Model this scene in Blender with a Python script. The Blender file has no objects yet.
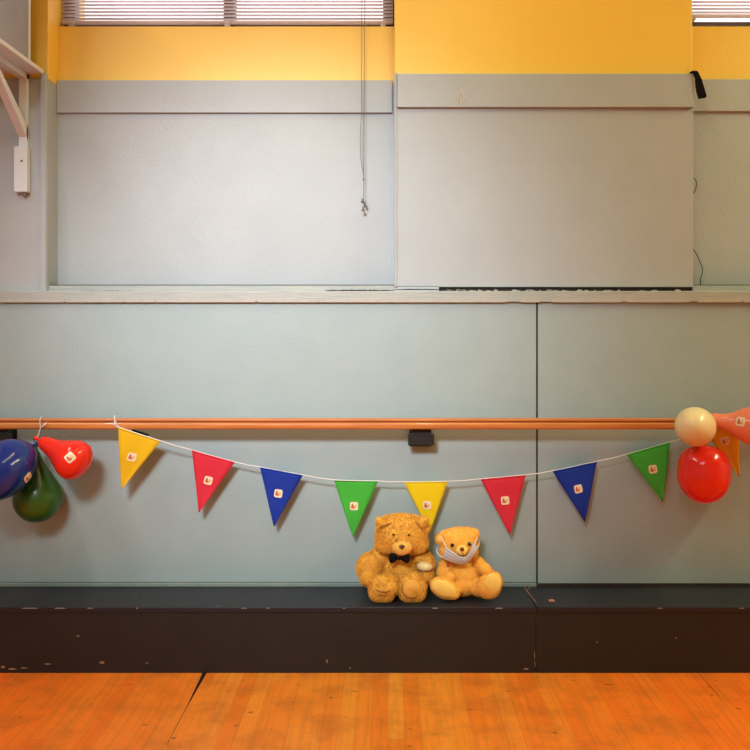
import bpy, bmesh, math, random
import numpy as np
from mathutils import Vector, Matrix
from mathutils.bvhtree import BVHTree
random.seed(7); rng = np.random.default_rng(7)
C = bpy.context.scene.collection
F, VX, VY, H = 800.0, 388.0, 325.0, 1.37          # focal length in px, vanishing point, eye height

def P(px, py, y):                                  # a measured point of the photo at its own distance y
    return Vector(((px - VX) / F * y, y, H - (py - VY) / F * y))
def X(px, y): return (px - VX) / F * y
def Z(py, y): return H - (py - VY) / F * y

# ------------------------------------------------------------------ materials
def mat(name, col, rough=0.6, spec=0.5, metal=0.0, var=None, vscale=8, vamt=0.5, bump=0, bscale=60,
        sss=0, trans=0, stretch=(1, 1, 1), coat=0, sheen=0):
    m = bpy.data.materials.new(name); m.use_nodes = True
    nt = m.node_tree; b = nt.nodes['Principled BSDF']
    b.inputs['Base Color'].default_value = (*col, 1)
    b.inputs['Roughness'].default_value = rough
    b.inputs['Specular IOR Level'].default_value = spec
    b.inputs['Metallic'].default_value = metal
    b.inputs['Coat Weight'].default_value = coat
    if sheen:
        b.inputs['Sheen Weight'].default_value = sheen
    if sss:
        b.inputs['Subsurface Weight'].default_value = sss
        b.inputs['Subsurface Scale'].default_value = 0.02
    tc = nt.nodes.new('ShaderNodeTexCoord'); mp = nt.nodes.new('ShaderNodeMapping')
    mp.inputs['Scale'].default_value = stretch
    nt.links.new(tc.outputs['Object'], mp.inputs['Vector'])
    if var:
        n = nt.nodes.new('ShaderNodeTexNoise'); n.inputs['Scale'].default_value = vscale
        n.inputs['Detail'].default_value = 5; n.inputs['Roughness'].default_value = 0.6
        nt.links.new(mp.outputs[0], n.inputs['Vector'])
        r = nt.nodes.new('ShaderNodeValToRGB')
        r.color_ramp.elements[0].position = 0.5 - 0.25 / max(vamt, .01) * .5
        r.color_ramp.elements[1].position = 0.5 + 0.25 / max(vamt, .01) * .5
        r.color_ramp.elements[0].color = (*col, 1); r.color_ramp.elements[1].color = (*var, 1)
        nt.links.new(n.outputs['Fac'], r.inputs['Fac'])
        nt.links.new(r.outputs['Color'], b.inputs['Base Color'])
    if bump:
        n2 = nt.nodes.new('ShaderNodeTexNoise'); n2.inputs['Scale'].default_value = bscale
        n2.inputs['Detail'].default_value = 3
        nt.links.new(mp.outputs[0], n2.inputs['Vector'])
        bp = nt.nodes.new('ShaderNodeBump'); bp.inputs['Strength'].default_value = bump
        bp.inputs['Distance'].default_value = 0.004
        nt.links.new(n2.outputs['Fac'], bp.inputs['Height'])
        nt.links.new(bp.outputs['Normal'], b.inputs['Normal'])
    if trans:
        out = nt.nodes['Material Output']
        t = nt.nodes.new('ShaderNodeBsdfTranslucent'); t.inputs['Color'].default_value = (*[min(1, c * 1.1) for c in col], 1)
        mx = nt.nodes.new('ShaderNodeMixShader'); mx.inputs[0].default_value = trans
        nt.links.new(b.outputs[0], mx.inputs[1]); nt.links.new(t.outputs[0], mx.inputs[2])
        nt.links.new(mx.outputs[0], out.inputs['Surface'])
    return m

def chips(m, scale, thresh, col, size_noise=3.0):
    """worn paint specks: small blobs with a shape of their own"""
    nt = m.node_tree; b = nt.nodes['Principled BSDF']
    tc = nt.nodes.new('ShaderNodeTexCoord')
    n = nt.nodes.new('ShaderNodeTexNoise'); n.inputs['Scale'].default_value = scale; n.inputs['Detail'].default_value = 2
    nt.links.new(tc.outputs['Object'], n.inputs['Vector'])
    g = nt.nodes.new('ShaderNodeMath'); g.operation = 'GREATER_THAN'; g.inputs[1].default_value = thresh
    nt.links.new(n.outputs['Fac'], g.inputs[0])
    mx = nt.nodes.new('ShaderNodeMix'); mx.data_type = 'RGBA'
    mx.inputs[7].default_value = (*col, 1)
    src = b.inputs['Base Color'].links[0].from_socket if b.inputs['Base Color'].links else None
    if src: nt.links.new(src, mx.inputs[6])
    else: mx.inputs[6].default_value = b.inputs['Base Color'].default_value
    nt.links.new(g.outputs[0], mx.inputs[0])
    nt.links.new(mx.outputs[2], b.inputs['Base Color'])

UP = mat('upper_grey_paint', (.43, .455, .475), .5, .45, var=(.395, .42, .44), vscale=5, bump=.25, bscale=90)
LOW = mat('lower_bluegrey_paint', (.325, .405, .415), .5, .45, var=(.365, .435, .445), vscale=6, bump=.25, bscale=90)
LEDGE = mat('ledge_paint', (.42, .42, .39), .5, .4, var=(.36, .385, .37), vscale=14, stretch=(.5, 1, 6), vamt=1.2, bump=.4, bscale=40)
BASEP = mat('base_strip_paint', (.17, .24, .23), .5, .4, var=(.30, .33, .30), vscale=16, stretch=(.5, 1, 1))
YEL = mat('yellow_paint', (.96, .62, .085), .42, .5, var=(.93, .58, .075), vscale=4, bump=.2, bscale=80)
NAVY = mat('plinth_top_paint', (.017, .017, .024), .45, .35, var=(.023, .022, .028), vscale=9, bump=.3, bscale=60)
chips(NAVY, 38, .765, (.35, .28, .22))
BLK = mat('plinth_front_paint', (.018, .0165, .0165), .5, .35, var=(.024, .022, .022), vscale=6, bump=.3, bscale=50)
chips(BLK, 34, .775, (.30, .20, .13))
WHITE = mat('white_gloss_paint', (.70, .73, .78), .45, .4)
PLASTER = mat('plain_wall_paint', (.62, .58, .50), .7)
CEIL = mat('ceiling_paint', (.75, .73, .70), .8)
GAP = mat('dark_gap', (.012, .009, .008), .9, var=(.05, .03, .02), vscale=60)
METAL = mat('black_bracket', (.014, .014, .014), .5, .4, bump=.3)
BLACKC = mat('black_fabric', (.007, .0065, .008), .85, .08, bump=.5, bscale=300)
CORD = mat('grey_cord', (.16, .17, .16), .7)
STRING = mat('white_string', (.72, .70, .66), .7)
SLAT = mat('blind_slat', (.80, .73, .76), .6, trans=.55)
FRAME = mat('window_frame_dark', (.16, .13, .13), .5)
CLIP = mat('blind_clip', (.5, .42, .45), .6)
BOX = mat('grey_box_shell', (.27, .275, .32), .6, var=(.34, .34, .40), vscale=7)
CHIPM = mat('cream_bare_paint', (.62, .55, .42), .8)
BROWN = mat('brown_scrap', (.20, .12, .075), .8)
PINKC = mat('pink_chip', (.55, .22, .16), .7)
GLASS = mat('window_glass', (1, 1, 1), .02)
GLASS.node_tree.nodes['Principled BSDF'].inputs['Transmission Weight'].default_value = 1
GLASS.node_tree.nodes['Principled BSDF'].inputs['IOR'].default_value = 1.02

def wood_rail():
    m = mat('varnished_rail_wood', (.50, .150, .034), .35, .5, var=(.64, .225, .055), vscale=5, stretch=(.6, 12, 12), vamt=.9, coat=.3)
    return m
WOOD = wood_rail()
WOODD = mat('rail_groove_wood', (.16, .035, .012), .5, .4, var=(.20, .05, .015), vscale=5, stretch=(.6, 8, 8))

def floor_mat():
    m = bpy.data.materials.new('gym_floor_boards'); m.use_nodes = True
    nt = m.node_tree; N = nt.nodes; L = nt.links; b = N['Principled BSDF']
    tc = N.new('ShaderNodeTexCoord'); sx = N.new('ShaderNodeSeparateXYZ'); L.new(tc.outputs['Object'], sx.inputs[0])
    def mth(op, a, c=None, clamp=False):
        n = N.new('ShaderNodeMath'); n.operation = op; n.use_clamp = clamp
        for i, v in enumerate((a, c)):
            if v is None: continue
            if isinstance(v, (int, float)): n.inputs[i].default_value = v
            else: L.new(v, n.inputs[i])
        return n.outputs[0]
    W = .0565
    bx = mth('DIVIDE', sx.outputs[0], W); bi = mth('FLOOR', bx); bf = mth('FRACT', bx)
    wn = N.new('ShaderNodeTexWhiteNoise'); wn.noise_dimensions = '1D'; L.new(bi, wn.inputs['W'])
    yy = mth('ADD', sx.outputs[1], mth('MULTIPLY', wn.outputs['Value'], 1.3))
    yb = mth('DIVIDE', yy, .85); yi = mth('FLOOR', yb); yf = mth('FRACT', yb)
    cmb = N.new('ShaderNodeCombineXYZ'); L.new(bi, cmb.inputs[0]); L.new(yi, cmb.inputs[1])
    wn2 = N.new('ShaderNodeTexWhiteNoise'); wn2.noise_dimensions = '3D'; L.new(cmb.outputs[0], wn2.inputs['Vector'])
    ramp = N.new('ShaderNodeValToRGB'); L.new(wn2.outputs['Value'], ramp.inputs['Fac'])
    e = ramp.color_ramp.elements
    e[0].position = 0; e[0].color = (.90, .225, .020, 1); e[1].position = 1; e[1].color = (.98, .36, .042, 1)
    k = e.new(.5); k.color = (.95, .29, .028, 1)
    tone = mth('MULTIPLY', mth('MULTIPLY', mth('ABSOLUTE', mth('ADD', sx.outputs[0], .1)), .62, True), .85)   # board colour turns redder towards both sides
    mp = N.new('ShaderNodeMapping'); mp.inputs['Scale'].default_value = (60, 3, 1); L.new(tc.outputs['Object'], mp.inputs[0])
    gn = N.new('ShaderNodeTexNoise'); gn.inputs['Scale'].default_value = 1; gn.inputs['Detail'].default_value = 4; L.new(mp.outputs[0], gn.inputs['Vector'])
    def mix(fac, a, col, mode='MIX'):
        x = N.new('ShaderNodeMix'); x.data_type = 'RGBA'; x.blend_type = mode
        L.new(fac, x.inputs[0]); L.new(a, x.inputs[6])
        x.inputs[7].default_value = (*col, 1); return x.outputs[2]
    rr_ = mix(tone, ramp.outputs[0], (1.0, .150, .009))
    c = mix(mth('MULTIPLY', mth('SUBTRACT', gn.outputs['Fac'], .45, True), 1.3, True), rr_, (.50, .16, .025))
    # worn dirty patches, stretched along the wall, with small scuffs
    mp2 = N.new('ShaderNodeMapping'); mp2.inputs['Scale'].default_value = (4.6, 5.2, 1); L.new(tc.outputs['Object'], mp2.inputs[0])
    dn = N.new('ShaderNodeTexNoise'); dn.inputs['Scale'].default_value = 1.3; dn.inputs['Detail'].default_value = 7; dn.inputs['Roughness'].default_value = .62
    L.new(mp2.outputs[0], dn.inputs['Vector'])
    c = mix(mth('MULTIPLY', mth('SUBTRACT', dn.outputs['Fac'], .46, True), 2.2, True), c, (.46, .115, .020))
    sn = N.new('ShaderNodeTexNoise'); sn.inputs['Scale'].default_value = 22; sn.inputs['Detail'].default_value = 5
    mp3 = N.new('ShaderNodeMapping'); mp3.inputs['Scale'].default_value = (1, 1.6, 1); L.new(tc.outputs['Object'], mp3.inputs[0]); L.new(mp3.outputs[0], sn.inputs['Vector'])
    c = mix(mth('MULTIPLY', mth('SUBTRACT', sn.outputs['Fac'], .66, True), 9, True), c, (.14, .035, .012))
    # board joints
    ed = mth('LESS_THAN', mth('MINIMUM', bf, mth('SUBTRACT', 1.0, bf)), .018)
    ed2 = mth('LESS_THAN', mth('MINIMUM', yf, mth('SUBTRACT', 1.0, yf)), .0018)
    c = mix(mth('MULTIPLY', mth('MAXIMUM', ed, ed2), .25), c, (.22, .07, .015))
    # two opened expansion gaps that taper away from the plinth
    def gap(x0, y0, y1, w):
        taper = mth('MULTIPLY', mth('DIVIDE', mth('SUBTRACT', sx.outputs[1], y0), y1 - y0, True), w)
        taper = mth('ADD', taper, .0012)
        inside = mth('LESS_THAN', mth('ABSOLUTE', mth('SUBTRACT', sx.outputs[0], x0)), taper)
        return mth('MULTIPLY', inside, mth('GREATER_THAN', sx.outputs[1], y0 - .25))
    g = mth('MAXIMUM', gap(-.722, 2.86, 3.16, .0075), gap(1.222, 3.2, 3.3, .0)) 
    c = mix(g, c, (.02, .012, .008))
    L.new(c, b.inputs['Base Color'])
    b.inputs['Roughness'].default_value = .42; b.inputs['Specular IOR Level'].default_value = .3
    bp = N.new('ShaderNodeBump'); bp.inputs['Strength'].default_value = .15; bp.inputs['Distance'].default_value = .002
    L.new(gn.outputs['Fac'], bp.inputs['Height']); L.new(bp.outputs[0], b.inputs['Normal'])
    return m
FLOORM = floor_mat()

# ------------------------------------------------------------------ mesh helpers
class MB:
    def __init__(s): s.v = []; s.f = []; s.m = []
    def add(s, vs, fs, mi=0):
        o = len(s.v); s.v += [tuple(v) for v in vs]; s.f += [tuple(i + o for i in f) for f in fs]; s.m += [mi] * len(fs); return s
    def box(s, x0, x1, y0, y1, z0, z1, mi=0):
        vs = [(x, y, z) for x in (x0, x1) for y in (y0, y1) for z in (z0, z1)]
        return s.add(vs, [(0, 1, 3, 2), (4, 6, 7, 5), (0, 4, 5, 1), (2, 3, 7, 6), (0, 2, 6, 4), (1, 5, 7, 3)], mi)
    def tube(s, pts, r, n=8, mi=0, closed=False):
        pts = [Vector(p) for p in pts]; k = len(pts)
        rs = r if isinstance(r, (list, tuple)) else [r] * k
        vs = []; up = None
        for i, p in enumerate(pts):
            t = (pts[min(i + 1, k - 1)] - pts[max(i - 1, 0)]).normalized()
            if up is None:
                up = Vector((0, 1, 0)) if abs(t.y) < .9 else Vector((1, 0, 0))
            a = (up - t * up.dot(t)).normalized(); b2 = t.cross(a); up = a
            for j in range(n):
                th = 2 * math.pi * j / n
                vs.append(p + (a * math.cos(th) + b2 * math.sin(th)) * rs[i])
        fs = [(i * n + j, i * n + (j + 1) % n, (i + 1) * n + (j + 1) % n, (i + 1) * n + j) for i in range(k - 1) for j in range(n)]
        fs += [tuple(range(n))[::-1], tuple((k - 1) * n + j for j in range(n))]
        return s.add(vs, fs, mi)
    def prism(s, poly, y0, y1, mi=0):          # polygon in (x,z), extruded along y
        n = len(poly)
        vs = [(x, y0, z) for x, z in poly] + [(x, y1, z) for x, z in poly]
        fs = [tuple(range(n)), tuple(range(n, 2 * n))[::-1]] + [(i, i + n, (i + 1) % n + n, (i + 1) % n) for i in range(n)]
        return s.add(vs, fs, mi)
    def lathe(s, prof, p0, axis, n=32, mi=0):  # prof: (t along axis, radius)
        ax = Vector(axis).normalized(); a = ax.orthogonal().normalized(); b2 = ax.cross(a); p0 = Vector(p0)
        vs = []
        for t, r in prof:
            for j in range(n):
                th = 2 * math.pi * j / n
                vs.append(p0 + ax * t + (a * math.cos(th) + b2 * math.sin(th)) * r)
        k = len(prof)
        fs = [(i * n + j, i * n + (j + 1) % n, (i + 1) * n + (j + 1) % n, (i + 1) * n + j) for i in range(k - 1) for j in range(n)]
        fs += [tuple(range(n))[::-1], tuple((k - 1) * n + j for j in range(n))]
        return s.add(vs, fs, mi)
    def build(s, name, mats, parent=None, smooth=False, bevel=0, fix=True, subsurf=0):
        base = parent_world(parent) if parent else Vector((0, 0, 0))
        me = bpy.data.meshes.new(name)
        me.from_pydata([(v[0] - base.x, v[1] - base.y, v[2] - base.z) for v in s.v], [], s.f)
        if not isinstance(mats, (list, tuple)): mats = [mats]
        for m in mats: me.materials.append(m)
        me.polygons.foreach_set('material_index', s.m)
        if fix:
            bm = bmesh.new(); bm.from_mesh(me); bmesh.ops.recalc_face_normals(bm, faces=bm.faces); bm.to_mesh(me); bm.free()
        if smooth: me.polygons.foreach_set('use_smooth', [True] * len(me.polygons))
        o = bpy.data.objects.new(name, me); C.objects.link(o)
        if parent: o.parent = parent
        if bevel:
            bv = o.modifiers.new('bevel', 'BEVEL'); bv.width = bevel; bv.segments = 2; bv.limit_method = 'ANGLE'
        if subsurf:
            ss = o.modifiers.new('sub', 'SUBSURF'); ss.levels = ss.render_levels = subsurf
        return o
def parent_world(o):
    p = Vector((0, 0, 0))
    while o: p = p + o.location; o = o.parent
    return p
def tag(o, label, cat, group=None):
    o['label'] = label; o['category'] = cat
    if group: o['group'] = group
    return o
def thing(name, loc, label, cat, group=None):
    o = bpy.data.objects.new(name, None); o.empty_display_size = .05; C.objects.link(o); o.location = loc
    return tag(o, label, cat, group)
def struct(o): o['kind'] = 'structure'; return o
def empty_struct(name, loc=(0, 0, 0)):
    o = bpy.data.objects.new(name, None); C.objects.link(o); o.location = loc; return struct(o)

# ------------------------------------------------------------------ setting
YW, YP, YR, YF = 3.40, 3.42, 3.53, 3.145        # lower wall, piers, recesses, plinth front
ZPL = .261                                      # plinth height
ZT = Z(302, YW)                                 # top of lower wall
ZL = Z(291, 3.385)                              # ledge top
XL, XR, YB, ZC = -4.4, 5.4, -4.2, 3.75
struct(MB().box(XL, XR, YB, 3.9, -.08, 0).build('floor', FLOORM))
struct(MB().box(XL, XR, YB, 3.9, ZC, ZC + .08).build('ceiling', CEIL))
struct(MB().box(XL - .08, XL, YB, 3.9, 0, ZC).build('wall_left', PLASTER))
struct(MB().box(XR, XR + .08, YB, 3.9, 0, ZC).build('wall_right', PLASTER))
struct(MB().box(XL, XR, YB - .08, YB, 0, ZC).build('wall_rear', PLASTER))

wall = empty_struct('wall_back', (0, YW, 0))
# lower panels: seam at px 537
xs = X(537, YW)
MB().box(XL, xs - .003, YW, 3.8, ZPL - .1, ZT).build('lower_panel', LOW, wall, bevel=.003)
MB().box(xs + .004, XR, YW, 3.8, ZPL - .1, ZT).build('lower_panel', LOW, wall, bevel=.003)
MB().box(xs - .01, xs + .01, YW + .006, YW + .05, ZPL, ZT).build('panel_gap', GAP, wall)

# piers and recesses above the ledge
zb = Z(73.5, YP)          # grey to yellow on piers
zbr = Z(80, YR)         # in recesses
zsill = Z(26, YR)
ZHEAD = 3.62
x_p0, x_p1 = X(47, YP), X(394.5, YP)
x_p2 = X(693.5, YP)
x_p3 = x_p2 + (x_p1 - x_p0)                      # next recess, ends beyond the frame
zfoot = Z(287, YP)
def pier(x0, x1, foot):
    MB().box(x0, x1, YP + .012, 3.85, zb - .02, ZC).build('yellow_pier', YEL, wall, bevel=.003)
    MB().box(x0, x1, YP + .002, 3.85, foot, zb - .02).build('pier_panel', UP, wall, bevel=.002)
pier(XL, x_p0, ZL); pier(x_p1, x_p2, zfoot); pier(x_p3, XR, ZL)
def recess(x0, x1):
    MB().box(x0 - .01, x1 + .01, YR + .006, 3.85, zbr - .02, zsill).build('yellow_recess', YEL, wall)
    MB().box(x0 - .01, x1 + .01, YR, 3.85, ZL - .01, zbr - .02).build('recess_panel', UP, wall)
recess(x_p0, x_p1); recess(x_p2, x_p3)
# cap boards (grey bands) slightly proud of the panels
def band(x0, x1, y, pt, pb):
    MB().box(x0, x1, y - .014, y + .03, Z(pb, y), Z(pt, y)).build('cap_board', UP, wall, bevel=.0025)
band(x_p1 + .012, x_p2 - .002, YP, 74.5, 108)
band(x_p0 + .001, x_p1 - .008, YR, 81, 113.5)
band(x_p2 + .003, x_p3, YR, 80, 112)
# corner strips on the left pier
MB().box(X(41, YP), x_p0 - .002, YP - .008, YP + .02, ZL, zb).build('corner_strip', UP, wall, bevel=.002)
MB().box(x_p1, x_p1 + .010, YP - .006, YP + .02, zfoot, Z(73, YP)).build('corner_strip', UP, wall, bevel=.002)
# sill boards at the foot of the recesses
for x0, x1 in ((x_p0, x_p1), (x_p2, x_p3)):
    MB().box(x0, x1, YP + .012, YR + .01, ZL - .01, Z(285.5, YP + .012)).build('foot_board', LEDGE, wall, bevel=.002)
# crumbling dark gap under the middle pier and under the left recess's board
MB().box(x_p1, X(439, YP), YP + .002, YP + .02, ZL - .002, zfoot + .004).build('foot_board', UP, wall)
b = MB(); b.box(x_p1, x_p2, YP + .015, YP + .03, ZL - .005, zfoot + .004)
b.build('dark_crack', GAP, wall)
b = MB(); n = 60
for x0, x1, zc, hh in ((x_p1, X(442, YP), Z(289.5, YP), .003), (X(78, YP), X(140, YP), Z(291.2, 3.41), .0026), (X(150, YP), X(290, YP), Z(291.2, 3.41), .0012), (X(325, YP), x_p1, Z(290.6, 3.41), .0042)):
    top = []; bot = []
    for i in range(n):
        t = i / (n - 1); x = x0 + (x1 - x0) * t; e = math.sin(math.pi * t) ** .4 * (.5 + random.random() * .7)
        top.append((x, zc + hh * e)); bot.append((x, zc - hh * .3 * e))
    b.prism(top + bot[::-1], YP - .0005, YP + .012)
b.build('dark_crack', GAP, wall)
# rubble remains in the gap
b = MB()
for i in range(46):
    px = 443 + random.random() ** 1.4 * 240; y = YP + .004
    w = .004 + random.random() * .014; h = .003 + random.random() * .007
    x = X(px, y); b.prism([(x - w, ZL), (x + w, ZL), (x + w * .6, ZL + h * .7), (x - w * .3, ZL + h)], y, y + .012)
b.build('broken_plaster', LEDGE, wall)
# pale bare mark on the middle cap board
b = MB(); yb_ = YP - .0155
for pts in (((461, 89), (459, 95), (457, 104)), ((461, 90), (463.5, 97), (463, 103)), ((459, 95), (461.5, 100), (460.5, 105)), ((462, 93), (465, 99))):
    b.tube([P(px, py, yb_) for px, py in pts], [.0022, .003, .0018][:len(pts)] if len(pts) == 3 else [.002, .0015], 5)
b.build('bare_paint_mark', CHIPM, wall)

# ledge (front board) and its chipped lower lip
led = struct(MB().box(XL, XR, 3.385, YP + .02, Z(302, 3.385), ZL).build('trim_1', LEDGE, bevel=.003))
b = MB(); px = 0
while px < 750:
    L = 20 + random.random() * 60; gapw = random.random() * 16 if px > 470 else random.random() * 3
    y = 3.3835; x0, x1 = X(px, y), X(px + L, y); n = 14
    top = [(x0 + (x1 - x0) * i / n, Z(299.8 - random.random() * .9, y)) for i in range(n + 1)]
    b.prism([(x0, Z(302.3, y))] + top + [(x1, Z(302.3, y))], y, 3.39); px += L + gapw
b.build('worn_edge', mat('worn_white_edge', (.47, .45, .42), .7, var=(.42, .39, .33), vscale=40), led)

# plinth (black step) : top board and front in two lengths, seam at px 537
pl = empty_struct('trim_2', (0, YF, 0))
xs2 = X(536, YF)
for a, c in ((XL, xs2 - .001), (xs2 + .0015, XR)):
    MB().box(a, c, YF, YW + .05, ZPL - .022, ZPL).build('top_board', NAVY, pl, bevel=.003)
    MB().box(a, c, YF + .004, YF + .03, 0, ZPL - .021).build('front_board', BLK, pl, bevel=.001)
b = MB()
for px, py, w, h in ((102, 662.5, 3.2, 1.6), (48, 664, 3.5, .8), (12, 669, 5, 1.1), (3, 667, 2.5, 1.6), (24, 668, 4, .7), (78, 636, 1.6, 1), (147, 663, 1.5, .6),
                     (327, 661, 1, 2), (350, 668, 1.6, .6), (526, 669, 3, 1), (534.6, 655, .5, 5), (535, 664, .5, 4), (597, 642, .8, 1)):
    y = YF + .0036; b.prism([(X(px + w * math.cos(t) * (.7 + .3 * random.random()), y), Z(py + h * math.sin(t) * (.6 + .4 * random.random()), y)) for t in [k * math.pi / 4 for k in range(8)]], y - .0012, y + .002)
b.build('paint_chip', mat('bare_wood_chip', (.30, .13, .06), .8, var=(.36, .26, .18), vscale=30), pl)
b = MB()                                          # chips lying open along the front edge of the top board
for px, w in ((243, 1.5), (246, 1), (268, 1.5), (344, 1.2), (499, 4), (30, 9), (60, 6), (90, 3), (137, 1), (660, 3), (742, 2.5), (435, 3)):
    y = YF - .0008; z = ZPL - .004
    b.prism([(X(px - w, y), z - .002), (X(px + w, y), z - .0015), (X(px + w * .5, y), z + .0015), (X(px - w * .6, y), z + .001)], y, y + .003)
b.build('edge_chip', mat('pale_chip', (.36, .31, .24), .8), pl)

MB().box(XL, XR, YP + .03, 3.86, ZT - .3, ZL + .03).build('backing', GAP, wall)
base = struct(MB().box(XL, xs - .004, YW - .012, YW, ZPL, Z(583.2, YW - .012)).build('baseboard_back', BASEP, bevel=.002))
MB().box(XL, xs - .004, YW - .004, YW - .0005, Z(583.2, YW), Z(582, YW)).build('shadow_gap', GAP, base)
MB().box(xs + .004, XR, YW - .006, YW - .0005, ZPL, ZPL + .012).build('foot_strip', GAP, base)

# windows and blinds
def window(name, x0, x1):
    w = empty_struct(name, ((x0 + x1) / 2, 3.62, zsill))
    b = MB(); y0, y1 = 3.60, 3.65; t = .05
    b.box(x0, x1, y0, y1, zsill, zsill + .045); b.box(x0, x1, y0, y1, ZHEAD - t, ZHEAD)
    b.box(x0, x0 + t, y0, y1, zsill, ZHEAD); b.box(x1 - t, x1, y0, y1, zsill, ZHEAD)
    xm = (x0 + x1) / 2; b.box(xm - .025, xm + .025, y0, y1, zsill, ZHEAD)
    b.build('window_frame', FRAME, w)
    MB().box(x0 + t, x1 - t, 3.62, 3.626, zsill + .04, ZHEAD - t).build('window_glass', GLASS, w)
    MB().box(x0, x1, YR, 3.85, ZHEAD, ZC).build('window_head', YEL, w)
    return w
window('window_1', x_p0, x_p1); window('window_2', x_p2, x_p3)
def blind(x0, x1, zlow, label, cordx=None):
    y = 3.565
    t = thing('venetian_blind', ((x0 + x1) / 2, y, zlow), label, 'blind', 'blinds in the high windows')
    b = MB(); z = zlow + .022
    while z < ZHEAD - .05:
        dz = .0085
        b.add([(x0, y - .008, z - dz), (x1, y - .008, z - dz), (x1, y + .008, z + dz), (x0, y + .008, z + dz),
               (x0, y - .008, z - dz + .001), (x1, y - .008, z - dz + .001), (x1, y + .008, z + dz + .001), (x0, y + .008, z + dz + .001)],
              [(0, 1, 2, 3), (7, 6, 5, 4), (0, 4, 5, 1), (2, 6, 7, 3), (0, 3, 7, 4), (1, 5, 6, 2)])
        z += .0155
    b.build('slats', SLAT, t)
    MB().box(x0, x1, y - .012, y + .012, zlow, zlow + .012).build('bottom_rail', SLAT, t, bevel=.003)
    MB().box(x0, x1, y - .02, y + .02, ZHEAD - .045, ZHEAD).build('head_rail', SLAT, t, bevel=.003)
    for f in (.03, .5, .97):
        x = x0 + (x1 - x0) * f; MB().box(x - .012, x + .012, y - .014, y + .014, zlow - .016, zlow + .002).build('rail_clip', CLIP, t, bevel=.003)
    if cordx:
        yc = 3.49
        top = lambda px: Vector((X(px, yc), y, ZHEAD - .04))
        b = MB()
        b.tube([P(361.5, -90, yc) + Vector((0, .05, 0)), P(361.8, 20, yc), P(361.5, 110, yc), P(360.2, 140, yc), P(360.8, 160, yc), P(363.4, 174, yc)], .0014, 6)
        b.tube([P(365, -90, yc) + Vector((0, .05, 0)), P(364.7, 20, yc), P(364, 120, yc), P(363.6, 174, yc), P(363.8, 190, yc), P(363.6, 204, yc)], .0016, 6)
        b.build('pull_cord', CORD, t, smooth=True)
        for px, py, s in ((362.3, 200, 1), (365, 203, .9), (363, 208.5, 1)):
            p = P(px, py, yc); MB().lathe([(0, .0015), (.006, .004 * s), (.016, .0075 * s), (.020, .006 * s), (.021, .001)], p + Vector((0, 0, .008)), (0.05, 0, -1), 12).build('tassel', CORD, t, smooth=True)
        MB().lathe([(0, .001), (.003, .004), (.01, .004), (.013, .001)], P(363.5, 178, yc), (0, 0, -1), 10).build('cord_knot', CORD, t, smooth=True)
blind(x_p0 + .006, x_p1 - .006, Z(24, 3.565), 'wide pale venetian blind in the window left of the yellow pier, cord hanging down', True)
blind(x_p2 + .006, x_p3 - .006, Z(17.5, 3.565), 'pale venetian blind at the top right corner above a dark gap, no cord')

# ------------------------------------------------------------------ shelf, box on it
ys = YP
zs_top, zs_bot = Z(70.2, YP), Z(74.5, YP)
sh_x1 = X(44, YP); sh_x0 = X(-62, YP); sh_y0 = 2.98
sh = thing('wall_shelf', ((sh_x0 + sh_x1) / 2, YP, zs_bot), 'white wall shelf on a triangular bracket at the upper left edge', 'shelf')
MB().box(sh_x0, sh_x1, sh_y0, YP, zs_top - .018, zs_top).build('shelf_board', WHITE, sh, bevel=.002)
def bracket(px):
    xc = X(px, YP); w = .017
    b = MB()
    b.box(xc - w, xc + w, YP - .022, YP, Z(150, YP), zs_top - .018)
    b.box(xc - w, xc + w, YP - .34, YP, zs_top - .042, zs_top - .018)
    z0 = Z(133, YP); z1 = zs_top - .04
    b.add([(xc + sx * w, y, z) for sx in (-1, 1) for y, z in ((YP - .006, z0 - .035), (YP - .006, z0 + .02), (YP - .30, z1), (YP - .335, z1))],
          [(0, 1, 2, 3), (7, 6, 5, 4), (0, 4, 5, 1), (1, 5, 6, 2), (2, 6, 7, 3), (3, 7, 4, 0)])
    br = b.build('bracket', WHITE, sh, bevel=.0015)
    MB().box(X(px - 7.5, YP), X(px + 5.5, YP), YP - .034, YP, Z(193, YP), Z(148, YP)).build('wall_block', WHITE, sh, bevel=.002)
    MB().lathe([(0, .005), (.003, .005), (.004, .002)], P(px - 3.2, 161, YP - .034), (0, -1, 0), 10).build('screw', CORD, sh)
    MB().lathe([(0, .009), (.012, .007), (.014, .002)], P(px - 1, 193, YP - .018), (0, 0, -1), 10).build('screw', CORD, sh)
bracket(25); bracket(-40)
bx = thing('equipment_box', (X(-20, 3.3), 3.3, zs_top), 'plain grey box standing on the white wall shelf, cut off by the frame', 'box')
zb0 = zs_top; x1b = X(27.5, 3.36)
MB().box(sh_x0 + .04, x1b, 3.06, 3.36, zb0 + .0, zb0 + .62).build('case', BOX, bx, bevel=.012)
MB().box(x1b - .004, x1b + .005, 3.05, 3.37, zb0 + .0, zb0 + .6).build('side_panel', BOX, bx, bevel=.003)
MB().box(x1b + .004, x1b + .009, 3.352, 3.37, zb0, zb0 + .6).build('edge_strip', WHITE, bx, bevel=.001)

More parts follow.
